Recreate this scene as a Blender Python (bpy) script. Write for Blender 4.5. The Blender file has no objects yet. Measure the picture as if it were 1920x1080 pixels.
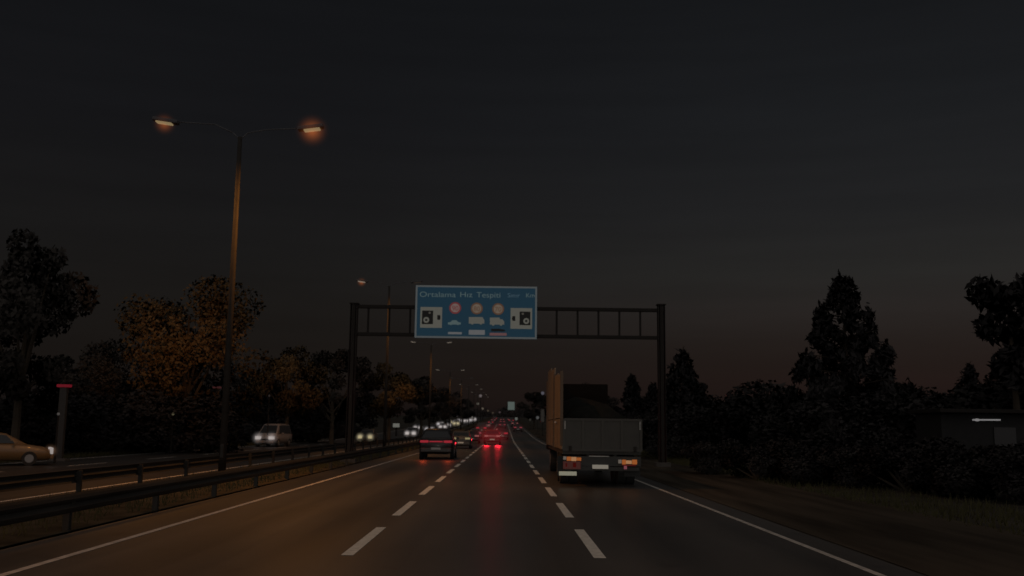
import bpy, bmesh, math, random
from mathutils import Vector, Matrix
import numpy as np

scene = bpy.context.scene
COL = scene.collection
R = math.radians
rnd = random.Random(7)

# ------------------------------------------------------------------ camera calibration (real lens, real height)
F, H, ROLL, PITCH, YAW = 1800.0, 1.75, R(0.7), R(8.318), R(0.4027)

def ray(px, py):
    dx, dy = px - 960, py - 540
    c, s = math.cos(ROLL), math.sin(ROLL)
    x, y = c * dx + s * dy, -s * dx + c * dy
    X, Z, Y = x, -y, F
    Y, Z = Y * math.cos(PITCH) - Z * math.sin(PITCH), Y * math.sin(PITCH) + Z * math.cos(PITCH)
    X, Y = X * math.cos(YAW) + Y * math.sin(YAW), -X * math.sin(YAW) + Y * math.cos(YAW)
    return X, Y, Z

def at(px, py, d):
    """world x, z of what is seen at a photo pixel when it stands d metres down the road"""
    X, Y, Z = ray(px, py)
    t = d / Y
    return X * t, H + Z * t

def road_z(y):
    """the road is level at first and then climbs gently"""
    t = min(max(y, 0), 760) - 100
    if t <= 0: return 0.0
    if t < 60: return 0.0165 * t * t / 120
    return 0.0165 * (t - 30)

# ------------------------------------------------------------------ materials
def lin(v):
    v /= 255.0
    return v / 12.92 if v <= 0.04045 else ((v + 0.055) / 1.055) ** 2.4

def L(r, g, b): return (lin(r), lin(g), lin(b))

MATS = {}
def mat(name, base, rough=0.6, metal=0.0, spec=0.5, vary=0.0, scale=6.0, glow=None, coat=0.0, bump=0.0, stretch=None):
    """principled surface; vary > 0 mottles its colour with noise; glow = displayed sRGB colour it gives off"""
    if name in MATS: return MATS[name]
    m = bpy.data.materials.new(name); m.use_nodes = True
    nt = m.node_tree; b = nt.nodes['Principled BSDF']
    b.inputs['Base Color'].default_value = (*base, 1)
    b.inputs['Roughness'].default_value = rough
    b.inputs['Metallic'].default_value = metal
    b.inputs['Specular IOR Level'].default_value = spec
    b.inputs['Coat Weight'].default_value = coat
    if vary > 0.001:
        tc = nt.nodes.new('ShaderNodeTexCoord'); n = nt.nodes.new('ShaderNodeTexNoise')
        n.inputs['Scale'].default_value = scale; n.inputs['Detail'].default_value = 6
        src = tc.outputs['Object']
        if stretch:
            mp = nt.nodes.new('ShaderNodeMapping'); mp.inputs['Scale'].default_value = stretch
            nt.links.new(src, mp.inputs[0]); src = mp.outputs[0]
        nt.links.new(src, n.inputs['Vector'])
        cr = nt.nodes.new('ShaderNodeValToRGB')
        cr.color_ramp.elements[0].position = 0.3; cr.color_ramp.elements[1].position = 0.7
        cr.color_ramp.elements[0].color = (*[c * (1 - vary) for c in base], 1)
        cr.color_ramp.elements[1].color = (*[min(1, c * (1 + vary)) for c in base], 1)
        nt.links.new(n.outputs['Fac'], cr.inputs[0]); nt.links.new(cr.outputs[0], b.inputs['Base Color'])
        if bump:
            bp = nt.nodes.new('ShaderNodeBump'); bp.inputs['Strength'].default_value = bump
            bp.inputs['Distance'].default_value = 0.02
            nt.links.new(n.outputs['Fac'], bp.inputs['Height']); nt.links.new(bp.outputs[0], b.inputs['Normal'])
    if glow:
        b.inputs['Emission Color'].default_value = (*L(*glow), 1)
        b.inputs['Emission Strength'].default_value = 1.0
    MATS[name] = m
    return m

def lamp_glow(name, rgb, k=1.0):
    """a lit lens"""
    if name in MATS: return MATS[name]
    m = mat(name, (.02, .02, .02), .5)
    b = m.node_tree.nodes['Principled BSDF']
    b.inputs['Emission Color'].default_value = (*L(*rgb), 1)
    b.inputs['Emission Strength'].default_value = k
    b.inputs['Specular IOR Level'].default_value = 0
    return m

def asphalt(name, base, rough):
    m = bpy.data.materials.new(name); m.use_nodes = True
    nt = m.node_tree; b = nt.nodes['Principled BSDF']; N = nt.nodes.new; K = nt.links.new
    tc = N('ShaderNodeTexCoord')
    fine = N('ShaderNodeTexNoise'); fine.inputs['Scale'].default_value = 28; fine.inputs['Detail'].default_value = 4
    K(tc.outputs['Object'], fine.inputs['Vector'])
    mp = N('ShaderNodeMapping'); mp.inputs['Scale'].default_value = (0.9, 0.035, 1)
    K(tc.outputs['Object'], mp.inputs[0])
    wear = N('ShaderNodeTexNoise'); wear.inputs['Scale'].default_value = 1.0; wear.inputs['Detail'].default_value = 5
    K(mp.outputs[0], wear.inputs['Vector'])
    patch = N('ShaderNodeTexNoise'); patch.inputs['Scale'].default_value = 0.22; patch.inputs['Detail'].default_value = 8
    K(tc.outputs['Object'], patch.inputs['Vector'])
    def ramp(src, lo, hi, a, c):
        r = N('ShaderNodeMapRange'); r.inputs[1].default_value = lo; r.inputs[2].default_value = hi
        r.inputs[3].default_value = a; r.inputs[4].default_value = c
        K(src.outputs['Fac'], r.inputs[0]); return r.outputs[0]
    def mul(a, c):
        x = N('ShaderNodeMath'); x.operation = 'MULTIPLY'; K(a, x.inputs[0]); K(c, x.inputs[1]); return x.outputs[0]
    v = mul(mul(ramp(fine, .3, .7, .82, 1.2), ramp(wear, .3, .7, .75, 1.25)), ramp(patch, .3, .7, .85, 1.15))
    sx = N('ShaderNodeSeparateXYZ'); K(tc.outputs['Object'], sx.inputs[0])
    tr_ = N('ShaderNodeMath'); tr_.operation = 'MULTIPLY_ADD'; tr_.inputs[1].default_value = 2 * math.pi / 1.75; tr_.inputs[2].default_value = 1.9
    K(sx.outputs['X'], tr_.inputs[0])
    sn = N('ShaderNodeMath'); sn.operation = 'SINE'; K(tr_.outputs[0], sn.inputs[0])
    tk = N('ShaderNodeMapRange'); tk.inputs[1].default_value = -1; tk.inputs[2].default_value = 1; tk.inputs[3].default_value = .86; tk.inputs[4].default_value = 1.1
    K(sn.outputs[0], tk.inputs[0])
    stn = N('ShaderNodeTexNoise'); stn.inputs['Scale'].default_value = 1.1; stn.inputs['Detail'].default_value = 3; K(tc.outputs['Object'], stn.inputs['Vector'])
    v = mul(mul(v, tk.outputs[0]), ramp(stn, .62, .74, 1.0, .72))
    mx = N('ShaderNodeMix'); mx.data_type = 'RGBA'; mx.blend_type = 'MULTIPLY'
    mx.inputs[0].default_value = 1; mx.inputs[6].default_value = (*base, 1)
    cmb = N('ShaderNodeCombineColor')
    for i in range(3): K(v, cmb.inputs[i])
    K(cmb.outputs[0], mx.inputs[7]); K(mx.outputs[2], b.inputs['Base Color'])
    K(ramp(wear, .3, .7, rough - .05, rough + .08), b.inputs['Roughness'])
    bp = N('ShaderNodeBump'); bp.inputs['Strength'].default_value = .12; bp.inputs['Distance'].default_value = .008
    K(fine.outputs['Fac'], bp.inputs['Height']); K(bp.outputs[0], b.inputs['Normal'])
    return m

M_road = asphalt('asphalt', (.062, .058, .052), .36)
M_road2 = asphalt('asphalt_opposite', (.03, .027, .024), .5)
M_ground = mat('grass_earth', (.05, .045, .036), .95, spec=.1, vary=.5, scale=.6)
M_median = mat('median_earth', (.05, .042, .028), .95, spec=.1, vary=.5, scale=1.3)
M_paint = mat('road_paint', (.42, .40, .35), .6, glow=(46, 44, 40), vary=.25, scale=9)  # lane and edge paint glow faintly in place of headlight they would return
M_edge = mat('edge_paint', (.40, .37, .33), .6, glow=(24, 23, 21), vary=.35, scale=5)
M_galv = mat('galvanised_steel', (.33, .32, .30), .55, .35, vary=.2, scale=5)
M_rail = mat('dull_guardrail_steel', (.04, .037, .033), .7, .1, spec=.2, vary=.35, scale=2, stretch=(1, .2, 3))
M_pole = mat('painted_pole', (.036, .032, .028), .7, spec=.15, vary=.15, scale=3)
M_darksteel = mat('dark_steel', (.024, .021, .019), .7, .1, spec=.15)
M_black = mat('black_paint', (.012, .011, .012), .35, coat=.3)
M_rubber = mat('rubber', (.015, .015, .015), .8)
M_glass = mat('window_glass', (.01, .011, .013), .08, spec=.6)
M_rim = mat('alloy', (.3, .3, .3), .4, .8)
M_bark = mat('bark', (.05, .038, .025), .9, vary=.4, scale=8)
def foliage(name, base, centre=.45, vary=.25, scale=3):
    # leaves shade as the outside of a crown: their normals lean away from its middle
    m = mat(name, base, .9, spec=.0, vary=vary, scale=scale); nt = m.node_tree; b = nt.nodes['Principled BSDF']
    tc = nt.nodes.new('ShaderNodeTexCoord')
    sb = nt.nodes.new('ShaderNodeVectorMath'); sb.operation = 'SUBTRACT'; sb.inputs[1].default_value = (0, 0, centre)
    nt.links.new(tc.outputs['Object'], sb.inputs[0])
    vt = nt.nodes.new('ShaderNodeVectorTransform'); vt.vector_type = 'NORMAL'; vt.convert_from = 'OBJECT'; vt.convert_to = 'WORLD'
    nt.links.new(sb.outputs[0], vt.inputs[0])
    nm = nt.nodes.new('ShaderNodeVectorMath'); nm.operation = 'NORMALIZE'; nt.links.new(vt.outputs[0], nm.inputs[0])
    nt.links.new(nm.outputs[0], b.inputs['Normal'])
    return m
M_leaf = foliage('leaf', (.06, .055, .05))
M_leaf_autumn = foliage('leaf_autumn', (.13, .09, .045), .5)
M_needle = foliage('needle', (.05, .047, .047), .3)
M_bush = foliage('bush_leaf', (.046, .043, .042), .2, 0.0)
M_wood_far = mat('far_foliage', (.06, .055, .053), .9, spec=0)

# ------------------------------------------------------------------ mesh helpers
class MB:
    def __init__(self): self.bm = bmesh.new()
    def box(self, c, s, rz=0, bevel=0, rx=0, ry=0):
        m = Matrix.Translation(c) @ Matrix.Rotation(rz, 4, 'Z') @ Matrix.Rotation(rx, 4, 'X') @ Matrix.Rotation(ry, 4, 'Y') @ Matrix.Diagonal((*s, 1))
        r = bmesh.ops.create_cube(self.bm, size=1, matrix=m)
        if bevel:
            es = list({e for v in r['verts'] for e in v.link_edges})
            bmesh.ops.bevel(self.bm, geom=es, offset=bevel, segments=2, affect='EDGES', profile=.6)
        return self
    def tube(self, a, b, r0, r1=None, seg=10, cap=True):
        a, b = Vector(a), Vector(b); r1 = r0 if r1 is None else r1
        d = b - a; q = Vector((0, 0, 1)).rotation_difference(d.normalized())
        m = Matrix.Translation((a + b) / 2) @ q.to_matrix().to_4x4()
        bmesh.ops.create_cone(self.bm, cap_ends=cap, segments=seg, radius1=r0, radius2=r1, depth=d.length, matrix=m)
        return self
    def poly(self, pts, flip=False):
        vs = [self.bm.verts.new(p) for p in pts]
        self.bm.faces.new(vs[::-1] if flip else vs); return self
    def prism(self, outline, x0, x1):
        """outline of (y, z) points swept along x"""
        a = [self.bm.verts.new((x0, y, z)) for y, z in outline]
        b = [self.bm.verts.new((x1, y, z)) for y, z in outline]
        n = len(outline)
        self.bm.faces.new(a); self.bm.faces.new(b[::-1])
        for i in range(n): self.bm.faces.new((a[i], b[i], b[(i + 1) % n], a[(i + 1) % n]))
        return self
    def sphere(self, c, r, s=(1, 1, 1), seg=12):
        bmesh.ops.create_uvsphere(self.bm, u_segments=seg, v_segments=seg // 2 + 2, radius=r, matrix=Matrix.Translation(c) @ Matrix.Diagonal((*s, 1)))
        return self
    def disc(self, c, r, ny=-1, seg=24):
        """flat disc facing -y"""
        self.poly([(c[0] + r * math.cos(t), c[1], c[2] + r * math.sin(t)) for t in [2 * math.pi * i / seg for i in range(seg)]])
        return self
    def ring(self, c, r0, r1, seg=24):
        for i in range(seg):
            t, u = 2 * math.pi * i / seg, 2 * math.pi * (i + 1) / seg
            P = lambda r, w: (c[0] + r * math.cos(w), c[1], c[2] + r * math.sin(w))
            self.poly([P(r0, t), P(r1, t), P(r1, u), P(r0, u)])
        return self
    def build(self, name, m, parent=None, smooth=False):
        me = bpy.data.meshes.new(name)
        bmesh.ops.recalc_face_normals(self.bm, faces=self.bm.faces[:])
        self.bm.to_mesh(me); self.bm.free()
        return link(name, me, m, parent, smooth)

def link(name, me, m, parent=None, smooth=False):
    o = bpy.data.objects.new(name, me); COL.objects.link(o)
    if m and not me.materials: me.materials.append(m)
    if smooth:
        for p in me.polygons: p.use_smooth = True
    if parent: o.parent = parent
    return o

def tag(o, label=None, cat=None, group=None, kind=None):
    if label: o['label'] = label
    if cat: o["category"] = cat
    if group: o['group'] = group
    if kind: o['kind'] = kind
    return o

def thing(name, label, cat, loc=(0, 0, 0), rz=0, group=None):
    o = bpy.data.objects.new(name, None); COL.objects.link(o)
    o.location = loc; o.rotation_euler = (0, 0, rz); o.empty_display_size = .2
    return tag(o, label, cat, group)

def copy_tree(o, parent=None):
    c = o.copy(); COL.objects.link(c); c.parent = parent
    for ch in o.children: copy_tree(ch, c)
    return c

def spot(name, loc, aim, power, color, size, blend=1.0, radius=.15):
    l = bpy.data.lights.new(name, 'SPOT'); l.energy = power; l.color = color
    l.spot_size = R(size); l.spot_blend = blend; l.shadow_soft_size = radius
    o = bpy.data.objects.new(name, l); COL.objects.link(o); o.location = loc
    o.rotation_euler = (Vector(aim) - Vector(loc)).to_track_quat('-Z', 'Y').to_euler()
    return o

# ------------------------------------------------------------------ ground, roads, markings
def sheet(name, xs, ys, m, dz, kind='structure', bumps=0.0):
    bm = bmesh.new(); r = random.Random(3); rows = []
    for y in ys:
        row = []
        for x in xs:
            z = road_z(y) + dz
            if bumps and (x < -26 or x > 7): z += r.uniform(-bumps, bumps) + min(abs(x) - 6, 40) * .006
            row.append(bm.verts.new((x, y, z)))
        rows.append(row)
    for a, b in zip(rows, rows[1:]):
        for i in range(len(xs) - 1): bm.faces.new((a[i], a[i + 1], b[i + 1], b[i]))
    me = bpy.data.meshes.new(name); bm.to_mesh(me); bm.free()
    o = link(name, me, m, None, True); tag(o, kind=kind); return o

YS = [-60, -20, 0, 10, 20, 30, 40, 50, 60, 70, 80, 90, 100] + list(range(105, 170, 5)) + list(range(170, 780, 20))
sheet('ground', [-1800, -600, -200, -100, -60, -45, -35, -30, -26, -23, 0, 7, 9, 12, 16, 22, 30, 45, 70, 120, 300, 700, 1800],
      YS + [900, 1300, 2500, 4000], M_ground, -.06, bumps=.12)
road = sheet('road', [-6.95, -4, -2, 0, 2, 5.35], YS, M_road, 0)
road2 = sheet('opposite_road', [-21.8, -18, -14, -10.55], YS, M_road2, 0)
sheet('median_strip', [-10.55, -9.2, -8, -6.95], YS, M_median, .03)
tag(sheet('roadside_verge', [5.28, 6, 7, 8, 9.2], YS, mat('verge_earth', (.05, .041, .03), .95, spec=.1, vary=.5, scale=1.0, stretch=(1.6, .14, 1)), .012))

def strips(name, segs, m):
    b = MB()
    for x0, x1, y0, y1 in segs:
        n = max(1, int((y1 - y0) / 8))
        for i in range(n):
            a, c = y0 + (y1 - y0) * i / n, y0 + (y1 - y0) * (i + 1) / n
            b.poly([(x0, a, road_z(a) + .006), (x1, a, road_z(a) + .006), (x1, c, road_z(c) + .006), (x0, c, road_z(c) + .006)])
    return tag(b.build(name, m), kind='structure')
dash = []
for k in range(-4, 50):
    a = 13.55 + 6.05 * k
    for x in (-2.12, 1.35): dash.append((x - .085, x + .085, a, a + 3.75))
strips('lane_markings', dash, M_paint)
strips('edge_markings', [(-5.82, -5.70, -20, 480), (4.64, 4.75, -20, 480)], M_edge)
strips('opposite_road_markings', [(-11.2, -11.06, -20, 480), (-21.2, -21.05, -20, 480)] +
       [(x - .06, x + .06, 4 + 9 * k, 8 + 9 * k) for k in range(40) for x in (-14.4, -17.8)], M_edge)

# ------------------------------------------------------------------ guardrails
def guardrail(x, face, y0, y1, label, top=.62, beam_mat=None):
    g = thing('guardrail', label, 'guardrail', (x, y0, 0))
    prof = [(0, -.155), (.03, -.12), (.055, -.07), (.03, -.03), (0, 0), (.03, .03), (.055, .07), (.03, .12), (0, .155)]
    bm = bmesh.new(); rows = []
    ys = [y0 + i * 4 for i in range(int((y1 - y0) / 4) + 1)]
    for y in ys:
        rows.append([bm.verts.new((face * (.06 + p), y - y0, road_z(y) + top - .155 + q)) for p, q in prof])
    for a, b in zip(rows, rows[1:]):
        for i in range(8): bm.faces.new((a[i], a[i + 1], b[i + 1], b[i]))
    me = bpy.data.meshes.new('beam'); bm.to_mesh(me); bm.free()
    link('beam', me, beam_mat or M_rail, g)
    p = MB().box((0, 0, .29), (.11, .1, .62), bevel=.01).box((face * .06, 0, top - .155), (.05, .12, .2))
    post = p.build('post', mat('rail_post', (.035, .033, .03), .75, spec=.2), g)
    post.location = (0, 0, road_z(y0))
    for y in ys[1:min(len(ys), 60)]:
        c = post.copy(); COL.objects.link(c); c.parent = g; c.location = (0, y - y0, road_z(y))
    return g
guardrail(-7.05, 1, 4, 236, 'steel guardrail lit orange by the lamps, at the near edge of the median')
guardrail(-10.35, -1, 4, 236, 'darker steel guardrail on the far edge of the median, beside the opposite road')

# ------------------------------------------------------------------ street lamps
SODIUM = (1.0, .37, .06)
M_lens = lamp_glow('sodium_lens', (124, 108, 78))
M_lens_far = lamp_glow('sodium_lens_far', (120, 110, 98))
M_lens_dim = lamp_glow('dim_lens', (40, 34, 28))

def glow_halo(name, rgb, k):
    # added glowing volume standing in for bloom round a lamp, thinning out from the lamp
    m = bpy.data.materials.new(name); m.use_nodes = True; n = m.node_tree; n.nodes.remove(n.nodes['Principled BSDF'])
    tc = n.nodes.new('ShaderNodeTexCoord'); ln = n.nodes.new('ShaderNodeVectorMath'); ln.operation = 'LENGTH'
    n.links.new(tc.outputs['Object'], ln.inputs[0])
    mr = n.nodes.new('ShaderNodeMapRange'); mr.inputs[1].default_value = 1.0; mr.inputs[2].default_value = 0; mr.inputs[3].default_value = 0; mr.inputs[4].default_value = 1
    n.links.new(ln.outputs['Value'], mr.inputs[0])
    pw = n.nodes.new('ShaderNodeMath'); pw.operation = 'POWER'; pw.inputs[1].default_value = 3.4; n.links.new(mr.outputs[0], pw.inputs[0])
    ml = n.nodes.new('ShaderNodeMath'); ml.operation = 'MULTIPLY'; ml.inputs[1].default_value = k; n.links.new(pw.outputs[0], ml.inputs[0])
    v = n.nodes.new('ShaderNodeEmission'); v.inputs['Color'].default_value = (*L(*rgb), 1); n.links.new(ml.outputs[0], v.inputs['Strength'])
    n.links.new(v.outputs[0], n.nodes['Material Output'].inputs['Volume'])
    return m
HALOS = {}
def halo_like(h):
    if h not in HALOS: HALOS[h] = glow_halo('car_halo', h[1], h[2] / h[0])
    return HALOS[h]
M_halo = glow_halo('lamp_halo', (96, 48, 20), 7.5)

def lamp_head(sgn, mount_z, arm, lens_m, parent, tilt):
    hd = MB()
    hd.box((sgn * (arm - .1), 0, mount_z + .03), (.9, .34, .13), ry=-sgn * tilt, bevel=.04)
    h = hd.build('lamp_head', mat('lamp_housing', (.10, .10, .105), .8, spec=.2), parent)
    l = MB().box((sgn * (arm - .05), 0, mount_z - .05 ), (.56, .27, .06), ry=-sgn * tilt, bevel=.025)
    l.build('lens', lens_m, h)
    return h

def street_lamp(x, y, hgt, label, arm=2.55, lens=(None, None), power=0, group='twin street lamps in the median', rz=0):
    t = thing('street_lamp', label, 'street lamp', (x, y, road_z(y)), rz, group)
    MB().tube((0, 0, 0), (0, 0, hgt - .35), .13, .075, 12).build('pole', M_pole, t, True)
    MB().box((0, 0, .02), (.42, .42, .06), bevel=.01).build('base_plate', M_pole, t)
    MB().box((0, -.125, .9), (.1, .03, .45)).build('service_door', M_pole, t)
    hds = []
    for s, l_ in zip((-1, 1), lens):
        a = MB()
        arm_, hg = (arm, hgt) if s > 0 or y != 32.5 else (arm + .17, hgt + .17)
        pts = [(0, 0, hgt - .45), (s * .25, 0, hgt - .2), (s * .9, 0, hg - .07), (s * (arm_ - .4), 0, hg)]
        for p, q in zip(pts, pts[1:]): a.tube(p, q, .022, .02, 8)
        a.build('arm', mat('lamp_arm', (.11, .11, .115), .8, spec=.2), t, True)
        hds.append(lamp_head(s, hg, arm_, l_ or M_lens, t, R(8)))
        if power:
            lx, ly = x + s * arm * math.cos(rz), y + s * arm * math.sin(rz)
            spot('street_lamp_light', (lx, ly, road_z(y) + hgt - .14), (lx + s * .6, ly, 0), power * (1 if s > 0 else .5), SODIUM, 142, 1.0, .12)
            if 0 < y < 100 and l_ is not M_lens_dim:
                halo = MB().sphere((0, 0, 0), 1, seg=20).build('glow_halo', M_halo, hds[-1]); halo.location = (s * (arm_ - .05), 0, hg - .08); halo.scale = (.72 if s > 0 else .5,) * 3
    return t

street_lamp(-9.33, 32.5, 12.05, 'nearest tall street lamp with two glowing heads, its pole lit orange above the autumn tree', power=1950)
street_lamp(-9.2, -3.0, 12.0, 'street lamp pole behind the photographer', power=5200)
street_lamp(-9.15, 75, 13.1, 'second street lamp, its pole seen through the left bay of the gantry', arm=2.25, lens=(M_lens_far, M_lens_dim), power=1300)
street_lamp(-9.1, 119, 12.2, 'third street lamp, its heads hidden behind the blue sign', arm=2.3, lens=(M_lens_far, M_lens_far), power=1000)
street_lamp(-9.14, 163, 10.9, 'fourth street lamp, two small points of light low under the blue sign', arm=2.17, lens=(M_lens_far, M_lens_far), power=900)
ords = ['fifth', 'sixth', 'seventh', 'eighth', 'ninth', 'tenth']
for i, y in enumerate((206, 250, 294, 338, 382, 426)):
    street_lamp(-9.1, y, 11 - .1 * i, ords[i] + ' street lamp from the camera, a tiny pair of lights far down the road', arm=2.2,
                lens=(M_lens_far if i % 2 else M_lens_dim, M_lens_far if i % 3 else M_lens_dim), power=700 if i < 1 else 0)

# ------------------------------------------------------------------ gantry
GY = 47.0
g = thing('sign_gantry', 'dark steel gantry spanning the carriageway, carrying the blue sign', 'gantry', (0, GY, 0))
for x, zt in ((-7.42, 7.72), (7.70, 7.86)):
    p = MB()
    p.box((x, 0, zt / 2), (.16, .34, zt)).box((x - .16, 0, zt / 2), (.03, .38, zt)).box((x + .16, 0, zt / 2), (.03, .38, zt))
    p.box((x, 0, zt + .02), (.44, .44, .05)).build('post', M_darksteel, g)
    MB().box((x, 0, .1), (.7, .7, .22), bevel=.03).build('footing', mat('concrete', (.07, .065, .06), .9, vary=.2), g)
for z, nm in ((7.60, 'top_beam'), (6.24, 'bottom_beam')):
    MB().box((.14, 0, z), (14.84, .2, .17), bevel=.015).build(nm, M_darksteel, g)
for k in range(14):
    x = 7.7 - 1.03 * (k + 1)
    MB().tube((x, 0, 6.32), (x, 0, 7.52), .05, .05, 8).build('upright', M_darksteel, g)

# ------------------------------------------------------------------ blue sign
SY = GY - .28
def S(px, py): return at(px, py, SY)
M_blue = mat('sign_blue', (.005, .028, .046), .5, glow=(8, 34, 47), vary=.0)  # sign materials carry emission standing in for headlight returned by the sheeting
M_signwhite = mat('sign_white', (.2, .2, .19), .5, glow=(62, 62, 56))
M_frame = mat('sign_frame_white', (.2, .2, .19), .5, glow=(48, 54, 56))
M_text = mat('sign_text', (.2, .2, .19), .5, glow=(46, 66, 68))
M_signblack = mat('sign_black', (.01, .01, .01), .6)
M_signred = mat('sign_red', (.35, .04, .04), .5, glow=(62, 28, 30))
M_signtan = mat('sign_tan_ring', (.25, .12, .06), .5, glow=(48, 34, 26))
M_digit = mat('sign_digit', (.05, .02, .02), .5, glow=(40, 14, 16))
M_steelback = mat('sign_back', (.2, .2, .2), .6, .3)
x0, zt = S(779.5, 539.5); x1, zb = S(1006.5, 634.5)
zt, zb = 8.66, 6.07
sg = thing('direction_sign', 'large blue average speed check sign hung on the gantry', 'road sign', ((x0 + x1) / 2, SY, zb))
cx, w, h = (x0 + x1) / 2, x1 - x0, zt - zb
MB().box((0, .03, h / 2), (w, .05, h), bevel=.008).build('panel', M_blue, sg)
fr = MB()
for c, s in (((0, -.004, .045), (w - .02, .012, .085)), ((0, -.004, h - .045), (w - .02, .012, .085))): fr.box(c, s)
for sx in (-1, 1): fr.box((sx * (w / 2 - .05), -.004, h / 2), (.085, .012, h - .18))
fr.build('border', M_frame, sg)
bk = MB()
for sx in (-1.6, 0, 1.6): bk.box((sx, .12, h / 2), (.1, .1, h - .2))
bk.build('bracket', M_steelback, sg)

def text(s, px, py, hpx, m, parent, dy=-.012, width_px=None, name='lettering'):
    c = bpy.data.curves.new(name, 'FONT'); c.body = s; c.size = 1; c.extrude = .0; c.align_x = 'LEFT'; c.align_y = 'BOTTOM_BASELINE'
    o = bpy.data.objects.new('tmp', c); COL.objects.link(o)
    dg = bpy.context.evaluated_depsgraph_get(); me = bpy.data.meshes.new_from_object(o.evaluated_get(dg))
    bpy.data.objects.remove(o)
    vs = [v.co for v in me.vertices]; mx = max(v.x for v in vs); mn = min(v.x for v in vs); mz = max(v.y for v in vs)
    k = SY / F
    sx = (width_px * k / (mx - mn)) if width_px else hpx * k / .73
    sz = hpx * k / .73
    X, Z = S(px, py)
    for v in me.vertices: v.co = Vector(((v.co.x - mn) * sx + X - cx, dy, v.co.y * sz + Z - zb))
    me.name = name
    return link(name, me, m, parent)
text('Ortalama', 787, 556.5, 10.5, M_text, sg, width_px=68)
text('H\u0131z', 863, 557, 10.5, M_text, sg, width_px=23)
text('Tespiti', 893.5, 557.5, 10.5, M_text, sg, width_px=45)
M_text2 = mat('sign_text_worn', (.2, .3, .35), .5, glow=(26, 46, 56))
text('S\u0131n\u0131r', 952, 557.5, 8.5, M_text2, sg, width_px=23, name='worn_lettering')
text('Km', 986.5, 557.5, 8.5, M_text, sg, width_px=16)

def P3(px, py, dy): X, Z = S(px, py); return (X - cx, dy, Z - zb)
def rect_on(px0, py0, px1, py1, dy, name, m, parent):
    a, c = P3(px0, py0, dy), P3(px1, py1, dy)
    return MB().box(((a[0] + c[0]) / 2, dy, (a[2] + c[2]) / 2), (abs(c[0] - a[0]), .008, abs(a[2] - c[2])), bevel=.003).build(name, m, parent)
PXM = F / SY
def camera_symbol(px0, px1, py0, py1, flip):
    pl = rect_on(px0, py0, px1, py1, -.012, 'camera_plate', M_signwhite, sg)
    w_ = px1 - px0
    f = lambda u: (px0 + u * w_) if not flip else (px1 - u * w_)
    hh = py1 - py0
    a, c = sorted((f(.08), f(.58)))
    rect_on(a, py0 + .17 * hh, c, py0 + .82 * hh, -.02, 'camera_body', M_signblack, pl)
    q = P3(f(.27), py0 + .62 * hh, -.027); MB().ring(q, 2.3 / PXM, 5.6 / PXM).build('camera_lens', M_signwhite, pl)
    q = P3(f(.43), py0 + .28 * hh, -.027); MB().disc(q, 2.2 / PXM, seg=14).build('camera_flash', mat('sign_grey', (.2, .2, .18), .6, glow=(36, 34, 30)), pl)
    b = MB(); cxp, cyp = f(.86), py0 + .5 * hh; s = -1 if flip else 1
    for pts in ([(-3, -4.5), (2, -4.5), (3.4, 0), (2, 4.5), (-3, 4.5)],):
        b.poly([P3(cxp + s * u, cyp + v, -.018) for u, v in pts])
    b.build('camera_shutter_mark', M_signblack, pl)
camera_symbol(788.5, 828.5, 575.5, 615, False)
camera_symbol(957.5, 997.5, 577.5, 617, True)
for (px, py, s, rm, dk) in ((853.5, 577.5, '90', M_signred, M_digit), (894, 578.5, '80', M_signtan, M_digit), (934, 579.5, '70', M_signtan, M_digit)):
    c = P3(px, py, -.014)
    pl = MB().disc(c, 11.3 / PXM).build('speed_limit', rm, sg)
    MB().disc((c[0], -.019, c[2]), 8.3 / PXM).build('limit_disc', mat('disc_rose' if rm is M_signred else 'disc_tan', (.4, .35, .3), .5, glow=(74, 58, 58) if rm is M_signred else (66, 56, 46)), pl)
    text(s, px - 6, py + 4.8, 9.5, M_signred if rm is M_signred else M_signtan, pl, dy=-.024, width_px=12, name='digits')
# vehicle pictograms: a side view of a car, a minibus and a lorry, each over a short white bar
def picto(px, py, w_, h_, kind):
    b = MB(); k = lambda u, v: P3(px + u * w_ / 2, py + v * h_ / 2, -.014)
    if kind == 'car': pts = [(-1, .9), (-1, 0), (-.6, -.1), (-.35, -.9), (.3, -.9), (.62, -.1), (1, .05), (1, .9)]
    elif kind == 'bus': pts = [(-1, .9), (-1, -1), (.75, -1), (1, -.2), (1, .9)]
    else: pts = [(-1, .9), (-1, -1), (.38, -1), (.38, -.55), (.75, -.55), (1, .1), (1, .9)]
    b.poly([k(u, v) for u, v in pts])
    for u in (-.55, .55):
        c = k(u, .9); b.disc((c[0], -.017, c[2]), h_ * .16 / PXM, seg=12)
    return b.build('vehicle_pictogram', M_signwhite if kind != 'car' else M_text, sg)
picto(852, 604.5, 24, 9, 'car'); picto(893.5, 601, 29, 13, 'bus'); picto(932, 602.5, 27, 14, 'lorry')
M_signpale = mat('sign_pale', (.4, .4, .42), .5, glow=(52, 56, 58))
rect_on(840, 622.5, 866, 627, -.012, 'white_bar', M_signpale, sg)
rect_on(879, 618.5, 909, 628, -.012, 'white_bar', M_signpale, sg)
rect_on(918, 624, 950, 629.5, -.012, 'pinkish_bar', mat('sign_pink', (.4, .2, .2), .5, glow=(56, 38, 40)), sg)
picto(934, 619, 26, 5, 'lorry').data.materials[0] = M_signblack

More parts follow.
